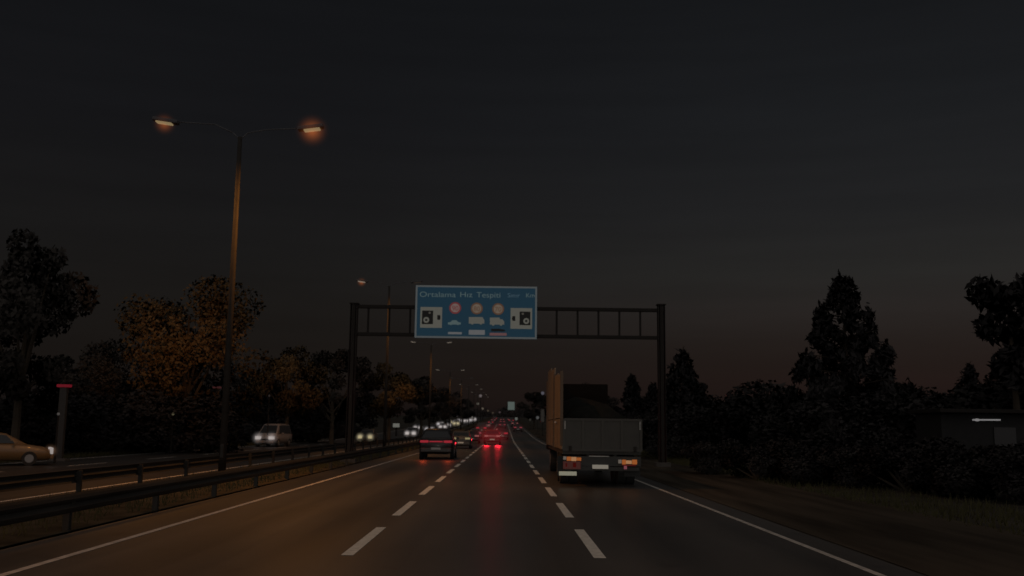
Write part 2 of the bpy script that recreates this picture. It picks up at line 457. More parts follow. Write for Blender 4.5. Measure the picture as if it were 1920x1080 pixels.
# ------------------------------------------------------------------ cars
def loft(stations, name, m, parent, smooth=True):
    """stations: list of (y, [(x, z) ring]) with equal ring lengths, closed rings"""
    bm = bmesh.new(); rows = [[bm.verts.new((x, y, z)) for x, z in ring] for y, ring in stations]
    for a, b in zip(rows, rows[1:]):
        n = len(a)
        for i in range(n): bm.faces.new((a[i], a[(i + 1) % n], b[(i + 1) % n], b[i]))
    bm.faces.new(rows[0]); bm.faces.new(rows[-1][::-1])
    bmesh.ops.recalc_face_normals(bm, faces=bm.faces[:])
    me = bpy.data.meshes.new(name); bm.to_mesh(me); bm.free()
    o = link(name, me, m, parent, smooth)
    return o

CAR = {   # length profile from rear to nose: (y, bottom z, shoulder z, half width)
 'hatch': dict(L=4.15, W=.89, body=[(-2.07, .34, .86, .70), (-2.0, .26, .98, .82), (-1.7, .22, 1.00, .88), (-.6, .2, .97, .89), (.6, .2, .95, .89), (1.2, .2, .92, .87), (1.75, .22, .82, .82), (2.0, .26, .70, .74), (2.08, .34, .58, .60)],
               cab=[(-1.95, 1.00, .02), (-1.62, 1.00, .40), (-1.2, 1.0, .48), (0, .98, .52), (.35, .97, .47), (1.25, .92, .02)], wh=(-1.28, 1.3), r=.31),
 'suv': dict(L=4.5, W=.93, body=[(-2.25, .40, .92, .76), (-2.18, .32, 1.06, .87), (-1.8, .27, 1.09, .92), (-.6, .25, 1.07, .93), (.6, .25, 1.05, .93), (1.3, .25, 1.02, .91), (1.95, .27, .95, .86), (2.2, .32, .82, .78), (2.27, .40, .68, .64)],
               cab=[(-2.15, 1.08, .02), (-1.85, 1.08, .44), (-1.4, 1.08, .53), (-.1, 1.06, .57), (.4, 1.05, .51), (1.3, 1.02, .02)], wh=(-1.4, 1.38), r=.35),
 'sedan': dict(L=4.5, W=.89, body=[(-2.25, .36, .84, .70), (-2.18, .28, .96, .82), (-1.7, .22, .97, .88), (-.6, .2, .95, .89), (.6, .2, .93, .89), (1.3, .2, .90, .87), (1.95, .22, .80, .82), (2.2, .26, .68, .74), (2.27, .34, .56, .60)],
               cab=[(-1.75, .97, .02), (-1.1, .96, .42), (-.75, .96, .46), (.0, .95, .50), (.4, .94, .44), (1.25, .90, .02)], wh=(-1.38, 1.36), r=.31),
 'van': dict(L=4.9, W=.96, body=[(-2.45, .40, 1.05, .88), (-2.42, .30, 1.10, .94), (-1.8, .25, 1.1, .96), (-.6, .24, 1.1, .96), (.6, .24, 1.1, .96), (1.4, .24, 1.08, .94), (2.05, .26, 1.0, .90), (2.35, .30, .86, .82), (2.45, .38, .68, .70)],
               cab=[(-2.42, 1.1, .02), (-2.36, 1.1, .82), (-1.6, 1.1, .86), (.3, 1.1, .86), (.75, 1.1, .80), (1.75, 1.04, .02)], wh=(-1.5, 1.55), r=.34),
}
M_headlight_off = mat('headlight_clear', (.3, .3, .32), .2)
M_tail_off = mat('taillight_red', (.12, .01, .01), .3)
M_plate = mat('number_plate_white', (.6, .6, .58), .5, glow=(22, 21, 19))  # plate emission stands in for light falling on it

def car(kind, label, x, y, paint, facing=1, tail=None, head=None, bar=False, rz=0, group=None, name='car', plate=M_plate, cat='car', tail_size=(.30, .13), head_size=(.34, .17), scale=1, halo=None, tz=None):
    d = CAR[kind]
    t = thing(name, label, cat, (x, y, road_z(y)), rz + (0 if facing > 0 else math.pi), group)
    t.rotation_euler.x = 0
    st = []
    for yy, zb_, zs, hw in d['body']:
        mid = zb_ + (zs - zb_) * .55
        ring = [(-hw * .55, zb_), (hw * .55, zb_), (hw * .94, zb_ + .06), (hw, mid), (hw * .97, zs - .07), (hw * .86, zs), (-hw * .86, zs), (-hw * .97, zs - .07), (-hw, mid), (-hw * .94, zb_ + .06)]
        st.append((yy, ring))
    body = loft(st, 'body', paint, t)
    # greenhouse: pillars and roof in paint, glazing as parts
    W = d['W']; cab = d['cab']; st = []
    for yy, zb_, hh in cab:
        k = .86 - .16 * min(1, hh / .55)
        st.append((yy, [(-W * .86, zb_ - .03), (W * .86, zb_ - .03), (W * (k + .02), zb_ + hh * .88), (W * (k - .07), zb_ + hh), (-W * (k - .07), zb_ + hh), (-W * (k + .02), zb_ + hh * .88)]))
    loft(st, 'cabin', paint, t)
    def slab(i, j, nm):
        (ya, za, ha), (yb, zb2, hb) = cab[i], cab[j]
        ka, kb = .86 - .16 * min(1, ha / .55), .86 - .16 * min(1, hb / .55)
        lo, hi = ((ya, za, ha, ka), (yb, zb2, hb, kb)) if ha < hb else ((yb, zb2, hb, kb), (ya, za, ha, ka))
        s = -1 if lo[0] < hi[0] else 1
        A = Vector((0, lo[0], lo[1] + lo[2])); B = Vector((0, hi[0], hi[1] + hi[2]))
        n = Vector((0, s * (B.z - A.z), abs(B.y - A.y))).normalized() * .012
        a, b = A.lerp(B, .1) + n, A.lerp(B, .88) + n
        wa, wb = W * .76, W * (hi[3] - .10)
        MB().poly([(-wa, a.y, a.z), (wa, a.y, a.z), (wb, b.y, b.z), (-wb, b.y, b.z)]).build(nm, M_glass, t)
    slab(0, 1, 'rear_window'); slab(len(cab) - 1, len(cab) - 2, 'windscreen')
    for s in (-1, 1):
        b = MB()
        rows = cab[1:-1]
        low = [(yy, zb_ + .03, .865) for yy, zb_, hh in rows]; up = [(yy, zb_ + hh * .84, .875 - .15 * min(1, hh / .55)) for yy, zb_, hh in rows]
        low[0] = (low[0][0] + .1, low[0][1], low[0][2]); low[-1] = (low[-1][0] + .35, low[-1][1], low[-1][2])
        pts = [(s * W * (k + .012), yy, z) for yy, z, k in low] + [(s * W * (k + .012), yy, z) for yy, z, k in reversed(up)]
        n = len(rows)
        for i in range(n - 1):
            b.poly([pts[i], pts[i + 1], pts[2 * n - 2 - i], pts[2 * n - 1 - i]])
        b.build('side_window', M_glass, t)
        MB().box((s * (W + .07), .75, d['body'][4][2] + .04), (.16, .09, .12), bevel=.03).build('mirror', paint, t)
    for yy in d['wh']:
        for s in (-1, 1):
            xw = s * (W - .10)
            wm = MB().tube((xw - .1, yy, d['r']), (xw + .1, yy, d['r']), d['r'], d['r'], 20).build('wheel', M_rubber, t)
            MB().tube((xw + s * .09, yy, d['r']), (xw + s * .112, yy, d['r']), d['r'] * .62, d['r'] * .58, 16).build('rim', M_rim, wm)
    yr, yf = d['body'][0][0], d['body'][-1][0]
    MB().box((0, yr + .01, d['body'][1][1] + .17), (d['body'][1][3] * 1.9, .2, .24), bevel=.05).build('rear_bumper', M_black if paint is M_black else paint, t)
    MB().box((0, yf - .03, d['body'][-2][1] + .13), (d['body'][-2][3] * 1.85, .2, .22), bevel=.05).build('front_bumper', paint, t)
    MB().box((0, yf + .0, d['body'][-1][2] - .06), (.8, .06, .12), bevel=.02).build('grille', M_darksteel, t)
    MB().box((0, yr - .095, d['body'][1][1] + .25), (.5, .02, .11)).build('number_plate', plate, t)
    tw, th = tail_size; zt_ = d['body'][1][2] - .12
    for s in (-1, 1):
        MB().box((s * (d['body'][1][3] - tw / 2 - .02), yr - .005, zt_), (tw, .1, th), bevel=.02).build('taillight', tail or M_tail_off, t)
        hw, hh = head_size
        MB().box((s * (d['body'][-2][3] - hw / 2), yf - .03, d['body'][-1][2] + .08), (hw, .14, hh), bevel=.03).build('headlight', head or M_headlight_off, t)
    for hh_, yq, zq, xq in ((halo, yf - .03, d['body'][-1][2] + .08, d['body'][-2][3] - head_size[0] / 2), (tz, yr - .005, zt_, d['body'][1][3] - tw / 2 - .02)):
        if hh_:
            for s in (-1, 1):
                q = MB().sphere((0, 0, 0), 1, seg=16).build('glow_halo', halo_like(hh_), t)
                q.location = (s * xq, yq, zq); q.scale = (hh_[0],) * 3
    if bar:
        MB().box((0, yr - .03, zt_), (.7, .05, .06), bevel=.01).build('light_bar', tail or M_tail_off, t)
    t.scale = (scale,) * 3
    return t

M_tail = lamp_glow('taillight_lit', (118, 48, 54))
M_tail_deep = lamp_glow('taillight_deep', (144, 36, 46))
M_brake = lamp_glow('brake_light', (128, 74, 72))
M_head = lamp_glow('headlight_lit', (146, 138, 134))
M_head_warm = lamp_glow('headlight_warm', (138, 126, 92))
M_head_cool = lamp_glow('headlight_cool', (138, 138, 142))
M_platelit = mat('number_plate_lit', (.6, .6, .58), .5, glow=(84, 76, 62))  # stronger plate emission, in place of light shining on it
M_grey = mat('grey_car_paint', (.06, .058, .055), .4, coat=.3)
M_dark = mat('dark_car_paint', (.02, .02, .022), .35, coat=.3)
M_silver = mat('silver_car_paint', (.22, .22, .22), .4, .3, coat=.3)
M_yellow = mat('yellow_car_paint', (.17, .105, .045), .4, coat=.3)
M_white = mat('white_car_paint', (.22, .20, .19), .4, coat=.3)
M_reddish = mat('red_car_paint', (.25, .03, .03), .4, coat=.3)

car('suv', 'black car with two red tail lights in the left lane, nearest of the traffic ahead', -3.72, 56.2, M_black, tail=M_tail_deep, bar=True, tail_size=(.44, .12), plate=mat('number_plate_dim', (.4, .4, .38), .5), scale=1.04)
car('hatch', 'car braking in the middle lane, its tail lights throwing a red glow on the road', -1.2, 107, M_reddish, tail=M_brake, bar=True, tail_size=(.4, .16), plate=M_platelit, scale=1.05, tz=(2.1, (104, 14, 20), 1.6))
jam = 'cars queuing ahead'
car('hatch', 'car half hidden behind the black car, only its right tail lamp and plate showing', -3.6, 84, M_grey, tail=M_head_warm, group=jam, plate=M_platelit, tail_size=(.42, .14))
car('sedan', 'dark car with pale pink tail lights, left of the red glowing car', -3.55, 112, M_dark, tail=M_brake, group=jam, tail_size=(.5, .16))
for lb, x, y, k, p, tl in (
    ('silver sedan with dim tail lights in the left lane, well beyond the dark car', -3.95, 140, 'sedan', M_silver, M_tail),
    ('hatchback with deep red lights in the middle lane, just past the braking car', -.2, 138, 'hatch', M_grey, M_tail_deep),
    ('car with bright brake lights mid-queue in the middle lane', -.5, 172, 'sedan', M_dark, M_brake),
    ('van shaped car with red lights mid-queue in the left lane', -4.0, 178, 'van', M_grey, M_tail_deep),
    ('car with red lights in the right lane near the top of the first rise', 2.9, 196, 'hatch', M_dark, M_tail),
    ('car with pinkish lights high in the queue, left lane', -3.9, 226, 'sedan', M_silver, M_brake),
    ('car with pinkish lights high in the queue, middle lane', -.3, 236, 'hatch', M_grey, M_tail),
    ('far car with red lights in the right lane below the white roadside panel', 3.0, 262, 'suv', M_dark, M_brake),
    ('tiny pair of red lights far up the left lane', -3.8, 290, 'hatch', M_grey, M_tail_deep),
    ('tiny pair of red lights far up the middle lane', -.4, 318, 'sedan', M_dark, M_tail),
    ('tiny pair of red lights far up the right lane', 2.8, 350, 'van', M_grey, M_tail_deep),
    ('red lights in the left lane near the end of the road', -3.9, 372, 'hatch', M_dark, M_brake),
    ('pinkish red lights in the right lane near the end of the road', 2.6, 418, 'sedan', M_dark, M_brake),
    ('red speck in the left lane beyond all but one of the queue', -4.0, 450, 'van', M_grey, M_tail_deep),
    ('last speck of red lights at the end of the road', -.6, 400, 'hatch', M_dark, M_brake)):
    car(k, lb, x, y, p, tail=tl, group=jam, tail_size=(.5, .2), tz=(1.2, (80, 22, 22), .45) if y > 150 else None)
onc = 'cars coming the other way'
for lb, x, y, k, p, hl in (
    ('oncoming car with yellowish headlights beyond the median, nearest after the van', -14.75, 106, 'sedan', M_grey, M_head_warm),
    ('oncoming car with bright bluish white headlights left of the black car', -13.2, 140, 'hatch', M_silver, M_head),
    ('oncoming car seen just above the roof of the black car', -13.25, 176, 'sedan', M_dark, M_head_cool),
    ('oncoming car behind another one in the outer lane', -16.6, 190, 'hatch', M_grey, M_head),
    ('oncoming car with a broad white glow above the black car, far off', -13.0, 224, 'van', M_silver, M_head),
    ('distant oncoming car in the outer lane', -16.2, 250, 'sedan', M_dark, M_head_cool),
    ('distant oncoming car with warm white lights in the inner lane', -12.7, 262, 'hatch', M_grey, M_head_warm),
    ('far oncoming car in the middle of the opposite road', -14.5, 300, 'sedan', M_dark, M_head),
    ('far oncoming car close to the median, bright white', -12.6, 330, 'suv', M_grey, M_head),
    ('very far oncoming car, a faint pair of white dots', -13.0, 372, 'hatch', M_dark, M_head_cool),
    ('oncoming car in the inner lane between two brighter ones, far off', -12.7, 205, 'sedan', M_dark, M_head),
    ('far oncoming car in the outer lane, warm white', -16.0, 288, 'hatch', M_grey, M_head_warm),
    ('tiny oncoming car in the outer lane near the top of the rise', -15.8, 350, 'sedan', M_dark, M_head),
    ('tiny oncoming car in the inner lane, second from the top of the rise', -12.6, 395, 'hatch', M_grey, M_head),
    ('last oncoming car visible, at the top of the rise', -12.8, 420, 'sedan', M_dark, M_head)):
    car(k, lb, x, y, p, -1, head=hl, group=onc, halo=(round(.45 + y * .0022, 2), (112, 104, 84) if hl is M_head_warm else (112, 107, 106), 8.0), head_size=(.55, .34) if y > 120 else (.42, .3))  # oversize lenses and glowing spheres imitate headlight bloom
car('van', 'pale van with white headlights coming along the outer lane of the opposite road', -19.35, 82, M_white, -1, head=M_head, cat='van', name='van', head_size=(.5, .26), rz=R(-4), scale=.97, halo=(.75, (112, 106, 104), 4.5))
car('sedan', 'yellow car cut off by the left edge, one white headlight showing', -20.9, 40.2, M_yellow, 1, head=M_head, rz=R(-62), head_size=(.4, .28), scale=.93, halo=(.42, (100, 76, 60), 1.6))

# ------------------------------------------------------------------ truck
TX, TY = 3.06, 30.0
tr = thing('truck', 'high sided lorry seen from behind in the right lane, its left side lit orange', 'truck', (TX, TY, 0))
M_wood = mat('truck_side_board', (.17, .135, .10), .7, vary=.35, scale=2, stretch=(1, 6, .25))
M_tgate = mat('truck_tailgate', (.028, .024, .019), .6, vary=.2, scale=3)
M_chassis = mat('truck_chassis', (.03, .03, .028), .7)
M_cab = mat('truck_cab', (.008, .006, .005), .8, spec=.1)
HW = 1.23
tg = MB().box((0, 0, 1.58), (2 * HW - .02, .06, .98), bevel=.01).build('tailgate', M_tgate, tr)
rb = MB()
for x in (-1.19, -.6, 0, .6, 1.19): rb.box((x, -.05, 1.58), (.07, .04, .98))
rb.box((0, -.052, 2.05), (2 * HW - .1, .04, .07)).box((0, -.052, 1.12), (2 * HW - .1, .04, .07))
rb.build('tailgate_rib', mat('truck_rib', (.034, .029, .023), .6), tg)
for x in (-1.0, 1.0):
    MB().box((x, -.08, 1.16), (.09, .05, .16), bevel=.01).build('hinge', M_darksteel, tg)
    MB().tube((x * 1.16, -.07, 1.75), (x * 1.16, -.07, 2.0), .022, .022, 8).build('latch', M_galv, tg)
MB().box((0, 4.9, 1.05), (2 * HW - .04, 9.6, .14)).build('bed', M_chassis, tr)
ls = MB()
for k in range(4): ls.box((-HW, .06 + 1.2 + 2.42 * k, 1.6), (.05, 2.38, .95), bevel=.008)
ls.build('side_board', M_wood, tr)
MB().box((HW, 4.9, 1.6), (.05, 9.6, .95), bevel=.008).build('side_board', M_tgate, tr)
hp = MB()
for (ya, yb, zt_) in ((.12, 2.2, 3.52), (2.24, 4.4, 3.6), (4.5, 7.0, 3.92), (7.05, 9.7, 4.06)):
    nb = 3
    for k in range(nb):
        y0_, y1_ = ya + (yb - ya) * k / nb, ya + (yb - ya) * (k + 1) / nb
        hp.box((-HW + .0, (y0_ + y1_) / 2, (2.1 + zt_) / 2), (.045, (y1_ - y0_) - .02, zt_ - 2.1), bevel=.006)
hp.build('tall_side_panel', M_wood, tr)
for y in (.08, 4.45, 9.75):
    MB().box((-HW - .03, y, 2.4), (.09, .09, 2.6 if y > 1 else 2.3)).build('stake', mat('truck_stake', (.10, .06, .035), .7), tr)
MB().box((-HW - .06, 3.2, 1.98), (.03, .5, .05)).build('side_glint', mat('side_glint', (.4, .35, .3), .4, glow=(50, 44, 38)), tr)  # bright glint put in as a small glowing strip
MB().box((0, 9.85, 2.35), (2.46, .08, 2.5), bevel=.02).build('headboard', M_cab, tr)
cab = MB().prism([(10.05, .9), (12.0, .9), (12.05, 1.6), (11.75, 2.9), (11.4, 3.25), (10.05, 3.3)], -1.2, 1.2).build('cab', M_cab, tr)
for s in (-1, 1):
    MB().poly([(s * 1.205, 10.7, 1.9), (s * 1.205, 11.6, 1.9), (s * 1.205, 11.45, 2.75), (s * 1.205, 10.7, 2.75)]).build('side_window', M_glass, cab)
    MB().box((s * 1.38, 11.7, 2.3), (.2, .1, .6), bevel=.03).build('mirror', M_black, cab)
MB().poly([(-1.05, 12.06, 1.75), (1.05, 12.06, 1.75), (1.0, 11.79, 2.85), (-1.0, 11.79, 2.85)]).build('windscreen', M_glass, cab)
for s in (-1, 1): MB().box((s * .42, 6, .85), (.1, 11.6, .24)).build('chassis_rail', M_chassis, tr)
MB().box((0, .12, .55), (2.3, .1, .12), bevel=.01).build('under_run_bar', M_chassis, tr)
MB().box((0, .1, .78), (2.4, .1, .3), bevel=.01).build('rear_crossmember', M_chassis, tr)
MB().box((-.1, .04, .93), (.62, .05, .03)).build('step', M_galv, tr)
for yy in (1.9, 3.2, 10.9):
    for s in (-1, 1):
        ws = (s * .95,) if yy > 9 else (s * .78, s * 1.07)
        for xw in ws:
            wm = MB().tube((xw - .13, yy, .5), (xw + .13, yy, .5), .5, .5, 24).build('wheel', M_rubber, tr)
            MB().tube((xw + s * .1, yy, .5), (xw + s * .14, yy, .5), .29, .26, 16).build('rim', M_rim, wm)
M_tl_am = lamp_glow('truck_amber', (142, 78, 36)); M_tl_or = lamp_glow('truck_orange', (150, 108, 74)); M_tl_wh = lamp_glow('truck_white', (92, 84, 76))
M_tl_rd = lamp_glow('truck_red', (66, 12, 10)); M_tl_pk = lamp_glow('truck_pink', (110, 60, 68))
def tpx(px, py): X, Z = at(px, py, TY - .1); return X - TX, Z
def tlight(px0, px1, py0, py1, m, nm='taillight', par=None):
    (xa, za), (xb, zb_) = tpx(px0, py0), tpx(px1, py1)
    return MB().box(((xa + xb) / 2, -.02, (za + zb_) / 2), (abs(xb - xa), .06, abs(za - zb_)), bevel=.008).build(nm, m, par or tr)
tlight(1056.5, 1062, 856, 862, M_tl_wh, 'marker_lamp'); tlight(1063, 1071, 856.5, 864, M_tl_am, 'indicator'); tlight(1071.5, 1081, 857, 864.5, M_tl_or, 'taillight'); tlight(1081.5, 1090, 858, 864, M_tl_am, 'indicator')
hs = tlight(1056, 1089, 865, 880, mat('light_housing', (.12, .012, .008), .5, glow=(26, 8, 6)), 'light_housing')
tlight(1060, 1064, 868, 876, M_tl_rd, 'reflector'); tlight(1074, 1081, 867, 877, M_tl_rd, 'reflector')
tlight(1160, 1166, 862, 869, M_tl_wh, 'marker_lamp'); tlight(1167, 1174, 862, 871, M_tl_am, 'indicator'); tlight(1174.5, 1185, 863.5, 870, M_tl_or, 'taillight'); tlight(1186, 1195, 862, 871, M_tl_am, 'indicator')
tlight(1168, 1193, 871.5, 874, M_tl_rd, 'reflector'); tlight(1170.5, 1176, 873.5, 880, M_tl_pk, 'fog_lamp')
tlight(1111, 1141, 871.5, 879.5, mat('truck_plate', (.6, .58, .52), .5, glow=(74, 70, 62)), 'number_plate')  # plate brightness is put in as emission
(xa, za) = tpx(1065, 880)
MB().box((xa, .25, .62), (.62, .03, .6)).build('mudflap', M_rubber, tr)
tlight(1048.5, 1081.5, 884, 892, mat('flap_strip', (.6, .6, .5), .5, glow=(84, 84, 70)), 'reflective_strip')  # emission replaces the light a reflective strip sends back
MB().box((.95, .25, .62), (.5, .03, .6)).build('mudflap', M_rubber, tr)
# load under a tarpaulin
b = MB(); bm = b.bm
prof = [(-1.12, 1.13), (-1.12, 2.0), (-.8, 2.35), (-.2, 2.5), (.4, 2.4), (.85, 2.15), (1.12, 1.85), (1.12, 1.13)]
st = []
r2 = random.Random(5)
for i in range(12):
    k = .95 + .12 * math.sin(i * .9) + i * .035
    st.append((1.0 + i * .75, [(x, 1.13 + (z - 1.13) * (k + r2.uniform(-.05, .05))) for x, z in prof]))
tp = loft(st, 'tarpaulin_load', mat('dark_tarpaulin', (.012, .012, .010), .8, spec=.1, vary=.3), None)
tp.location = (TX, TY, 0)
tag(tp, 'lumpy load under a dark tarpaulin on the bed of the lorry', 'load')

# ------------------------------------------------------------------ trees
def leaf_mesh(name, centres, n, size, seed, up=0.0, aspect=1.8):
    """n small leaf-shaped faces scattered round the given clump centres (x, y, z, radius)"""
    g = np.random.default_rng(seed)
    C = np.array(centres); wgt = C[:, 3] ** 2; wgt /= wgt.sum()
    idx = g.choice(len(C), n, p=wgt)
    d = g.normal(size=(n, 3)); d /= np.linalg.norm(d, axis=1)[:, None]
    rad = C[idx, 3] * g.uniform(.25, 1.0, n) ** .55
    p = C[idx, :3] + d * rad[:, None] * np.array([1, 1, .85])
    t = g.normal(size=(n, 3)); t[:, 2] += up; t /= np.linalg.norm(t, axis=1)[:, None]
    u = np.cross(t, g.normal(size=(n, 3))); u /= np.linalg.norm(u, axis=1)[:, None]
    s = size * g.uniform(.6, 1.4, n)[:, None]
    v = np.stack([p - t * s * aspect / 2, p + u * s * .5 , p + t * s * aspect / 2, p - u * s * .5], 1).reshape(-1, 3)
    me = bpy.data.meshes.new(name)
    me.from_pydata(v.tolist(), [], np.arange(4 * n).reshape(-1, 4).tolist())
    return me

def broadleaf(seed, n=9000, h=1.0, wide=.42, base=.3, size=.016, pieces=26):
    """unit-height broadleaf tree: trunk mesh, crown mesh"""
    r = random.Random(seed); cs = []
    for i in range(pieces):
        a, q = r.uniform(0, 6.28), r.uniform(0, 1) ** .6
        z = r.uniform(base, .93)
        env = wide * math.sin(math.pi * min(1, max(.08, (z - base + .12) / (1.04 - base + .1)))) ** .6
        cs.append((math.cos(a) * q * env * .85, math.sin(a) * q * env * .85, z, r.uniform(.07, .15) * (wide / .42)))
    t = MB().tube((0, 0, -.01), (0, 0, .34), .026, .018, 8)
    for c in cs[:9]: t.tube((0, 0, r.uniform(.2, .34)), (c[0] * .9, c[1] * .9, c[2]), .011, .003, 5)
    t.tube((0, 0, .33), (cs[0][0] * .2, cs[0][1] * .2, .8), .018, .004, 6)
    me = bpy.data.meshes.new('trunk'); t.bm.to_mesh(me); t.bm.free(); me.materials.append(M_bark)
    return me, leaf_mesh('crown', cs, n, size, seed)

def conifer(seed, n=6000, wide=.26, base=.08, size=.02, taper=.8):
    r = random.Random(seed); cs = []
    for i in range(150):
        z = base + (1 - base) * i / 150.0
        env = wide * (1 - (z - base) / (1 - base)) ** taper + .012
        a = i * 2.4 + r.uniform(-.5, .5); q = r.choice((.35, .7, .95, 1.05)) * r.uniform(.82, 1.16)
        cs.append((math.cos(a) * q * env, math.sin(a) * q * env, z + .02 * q, .016 + .055 * (1 - z) + r.uniform(0, .02)))
        if q > .7:
            for e in (1, 2, 3): cs.append((math.cos(a) * q * env * 1.03, math.sin(a) * q * env * 1.03, z + .028 * e, (.016 + .02 * (1 - z)) / e))
    cs.append((0, 0, .965, .022))
    t = MB().tube((0, 0, -.01), (0, 0, .93), .022, .003, 8)
    for c in cs[::6]: t.tube((0, 0, max(.05, c[2] - .03)), c[:3], .005, .002, 4)
    me = bpy.data.meshes.new('trunk'); t.bm.to_mesh(me); t.bm.free(); me.materials.append(M_bark)
    return me, leaf_mesh('crown', cs, n, size, seed, up=1.2, aspect=2.6)

def pine(seed, n=3800):
    """loose pine: open trunk below, irregular tufts above"""
    r = random.Random(seed); cs = []
    for i in range(24):
        z = r.uniform(.45, .95); a = r.uniform(0, 6.28); q = r.uniform(.03, .24)
        cs.append((math.cos(a) * q, math.sin(a) * q, z, r.uniform(.045, .1)))
    t = MB().tube((0, 0, -.01), (.02, 0, .9), .022, .006, 8)
    for c in cs[::2]: t.tube((.01, 0, c[2] - .06), c[:3], .006, .002, 5)
    me = bpy.data.meshes.new('trunk'); t.bm.to_mesh(me); t.bm.free(); me.materials.append(M_bark)
    return me, leaf_mesh('crown', cs, n, .02, seed, up=.6, aspect=2.6)

def bush(seed, n=9000):
    r = random.Random(seed)
    cs = [(r.uniform(-.5, .5), r.uniform(-.4, .4), r.uniform(.15, .8), r.uniform(.16, .3)) for _ in range(14)]
    t = MB()
    for c in cs[:6]: t.tube((0, 0, 0), (c[0], c[1], c[2]), .03, .01, 5)
    me = bpy.data.meshes.new('stem'); t.bm.to_mesh(me); t.bm.free(); me.materials.append(M_bark)
    return me, leaf_mesh('foliage', cs, n, .028, seed)

def with_mat(pair, m): pair[1].materials.append(m); return pair
KINDS = dict(b1=with_mat(broadleaf(11), M_leaf), b2=with_mat(broadleaf(23, wide=.36, base=.22), M_leaf), b3=with_mat(broadleaf(31, wide=.5, base=.25), M_leaf),
             a1=with_mat(broadleaf(47, wide=.52, base=.22, n=17000, size=.013, pieces=44), M_leaf_autumn), a2=with_mat(broadleaf(53, wide=.44, base=.3), M_leaf_autumn),
             c1=with_mat(conifer(61, n=16000, wide=.42, taper=.85, size=.015), M_needle), c2=with_mat(conifer(67, wide=.24, taper=.7), M_needle), c3=with_mat(conifer(71, wide=.2, taper=.75), M_needle),
             p1=with_mat(pine(83), M_needle), u1=with_mat(bush(91), M_bush), u2=with_mat(bush(97), M_bush), u3=with_mat(bush(101), M_bush))

def plant(kind, label, px, top, d, wscale=1.0, group=None, name='tree', cat='tree', rz=0, base=None):
    x, zt_ = at(px, top, d); z0 = road_z(d) - .05 if base is None else base
    h_ = zt_ - z0
    t = thing(name, label, cat, (x, d, z0), rz, group)
    tm, cm = KINDS[kind]
    a = link('trunk' if cat == 'tree' else 'stem', tm, None, t); b = link('crown' if cat == 'tree' else 'foliage', cm, None, t)
    for o in (a, b): o.scale = (h_ * wscale, h_ * wscale, h_)
    return t

TREES = [
 # kind, label, px, top y, distance, width factor
 ('b2', 'tall black tree at the left edge, above the yellow car', 62, 428, 48, .78, 'broadleaf_tree'),
 ('b1', 'dark tree behind the left edge tree, lower and fuller', -70, 520, 62, 1.0, 'broadleaf_tree'),
 ('a1', 'broad autumn tree glowing orange under the nearest street lamp', 362, 530, 66, 1.0, 'autumn_tree'),
 ('b3', 'dark tree standing left of the orange autumn tree', 205, 640, 74, 1.0, 'broadleaf_tree'),
 ('a2', 'smaller brown tree between the orange tree and the gantry', 545, 642, 86, .9, 'autumn_tree'),
 ('b1', 'dark rounded tree behind the left gantry post', 628, 655, 98, 1.0, 'broadleaf_tree'),
 ('a2', 'reddish brown tree under the left end of the blue sign', 733, 676, 128, 1.0, 'autumn_tree'),
 ('b2', 'dark tree right of the reddish one, below the sign', 792, 702, 160, 1.2, 'broadleaf_tree'),
 ('b3', 'dark tree low behind the oncoming headlights', 836, 728, 215, 1.1, 'broadleaf_tree'),
 ('b1', 'small far tree at the left side of the rise', 868, 748, 290, 1.3, 'broadleaf_tree'),
 ('b3', 'low dark tree behind the pale van', 468, 690, 104, 1.3, 'broadleaf_tree'),
 ('b2', 'low dark tree in the gap right of the left edge tree', 150, 655, 92, 1.4, 'broadleaf_tree'),
 ('c1', 'big ragged conifer on the right, highest of the dark trees against the sky', 1580, 531, 52, 1.0, 'conifer'),
 ('c2', 'pointed dark conifer right of the gantry post', 1280, 662, 64, 1.25, 'conifer'),
 ('c3', 'small pointed conifer seen over the tailgate of the lorry', 1185, 706, 92, 1.1, 'conifer'),
 ('c3', 'narrow dark conifer just left of the right gantry post', 1225, 722, 80, 1.2, 'conifer'),
 ('p1', 'loose pine at the right edge, its tufts against the sky', 1893, 512, 36, 1.0, 'pine_tree'),
 ('p1', 'second pine partly outside the right edge, lower and denser', 1960, 560, 40, 1.3, 'pine_tree'),
 ('c2', 'short conifer between the big conifer and the right edge', 1818, 688, 58, 1.1, 'conifer'),
 ('b2', 'dark round tree hidden behind the right edge pines', 1900, 672, 66, 1.1, 'broadleaf_tree'),
 ('b1', 'far dark tree just right of the white roadside panel', 1002, 735, 230, 1.2, 'broadleaf_tree'),
 ('b3', 'dark tree behind the front of the lorry', 1075, 722, 150, 1.0, 'broadleaf_tree'),
 ('b2', 'dark tree behind the middle of the lorry', 1130, 735, 130, 1.1, 'broadleaf_tree'),
 ('b1', 'low dark tree between the lorry and the small conifer', 1215, 742, 118, 1.1, 'broadleaf_tree'),
]
for i, (k, lb, px, top, d, ws, nm) in enumerate(TREES):
    plant(k, lb, px, top, d, ws, 'trees beside the motorway', nm, 'tree', rz=i * 1.3)
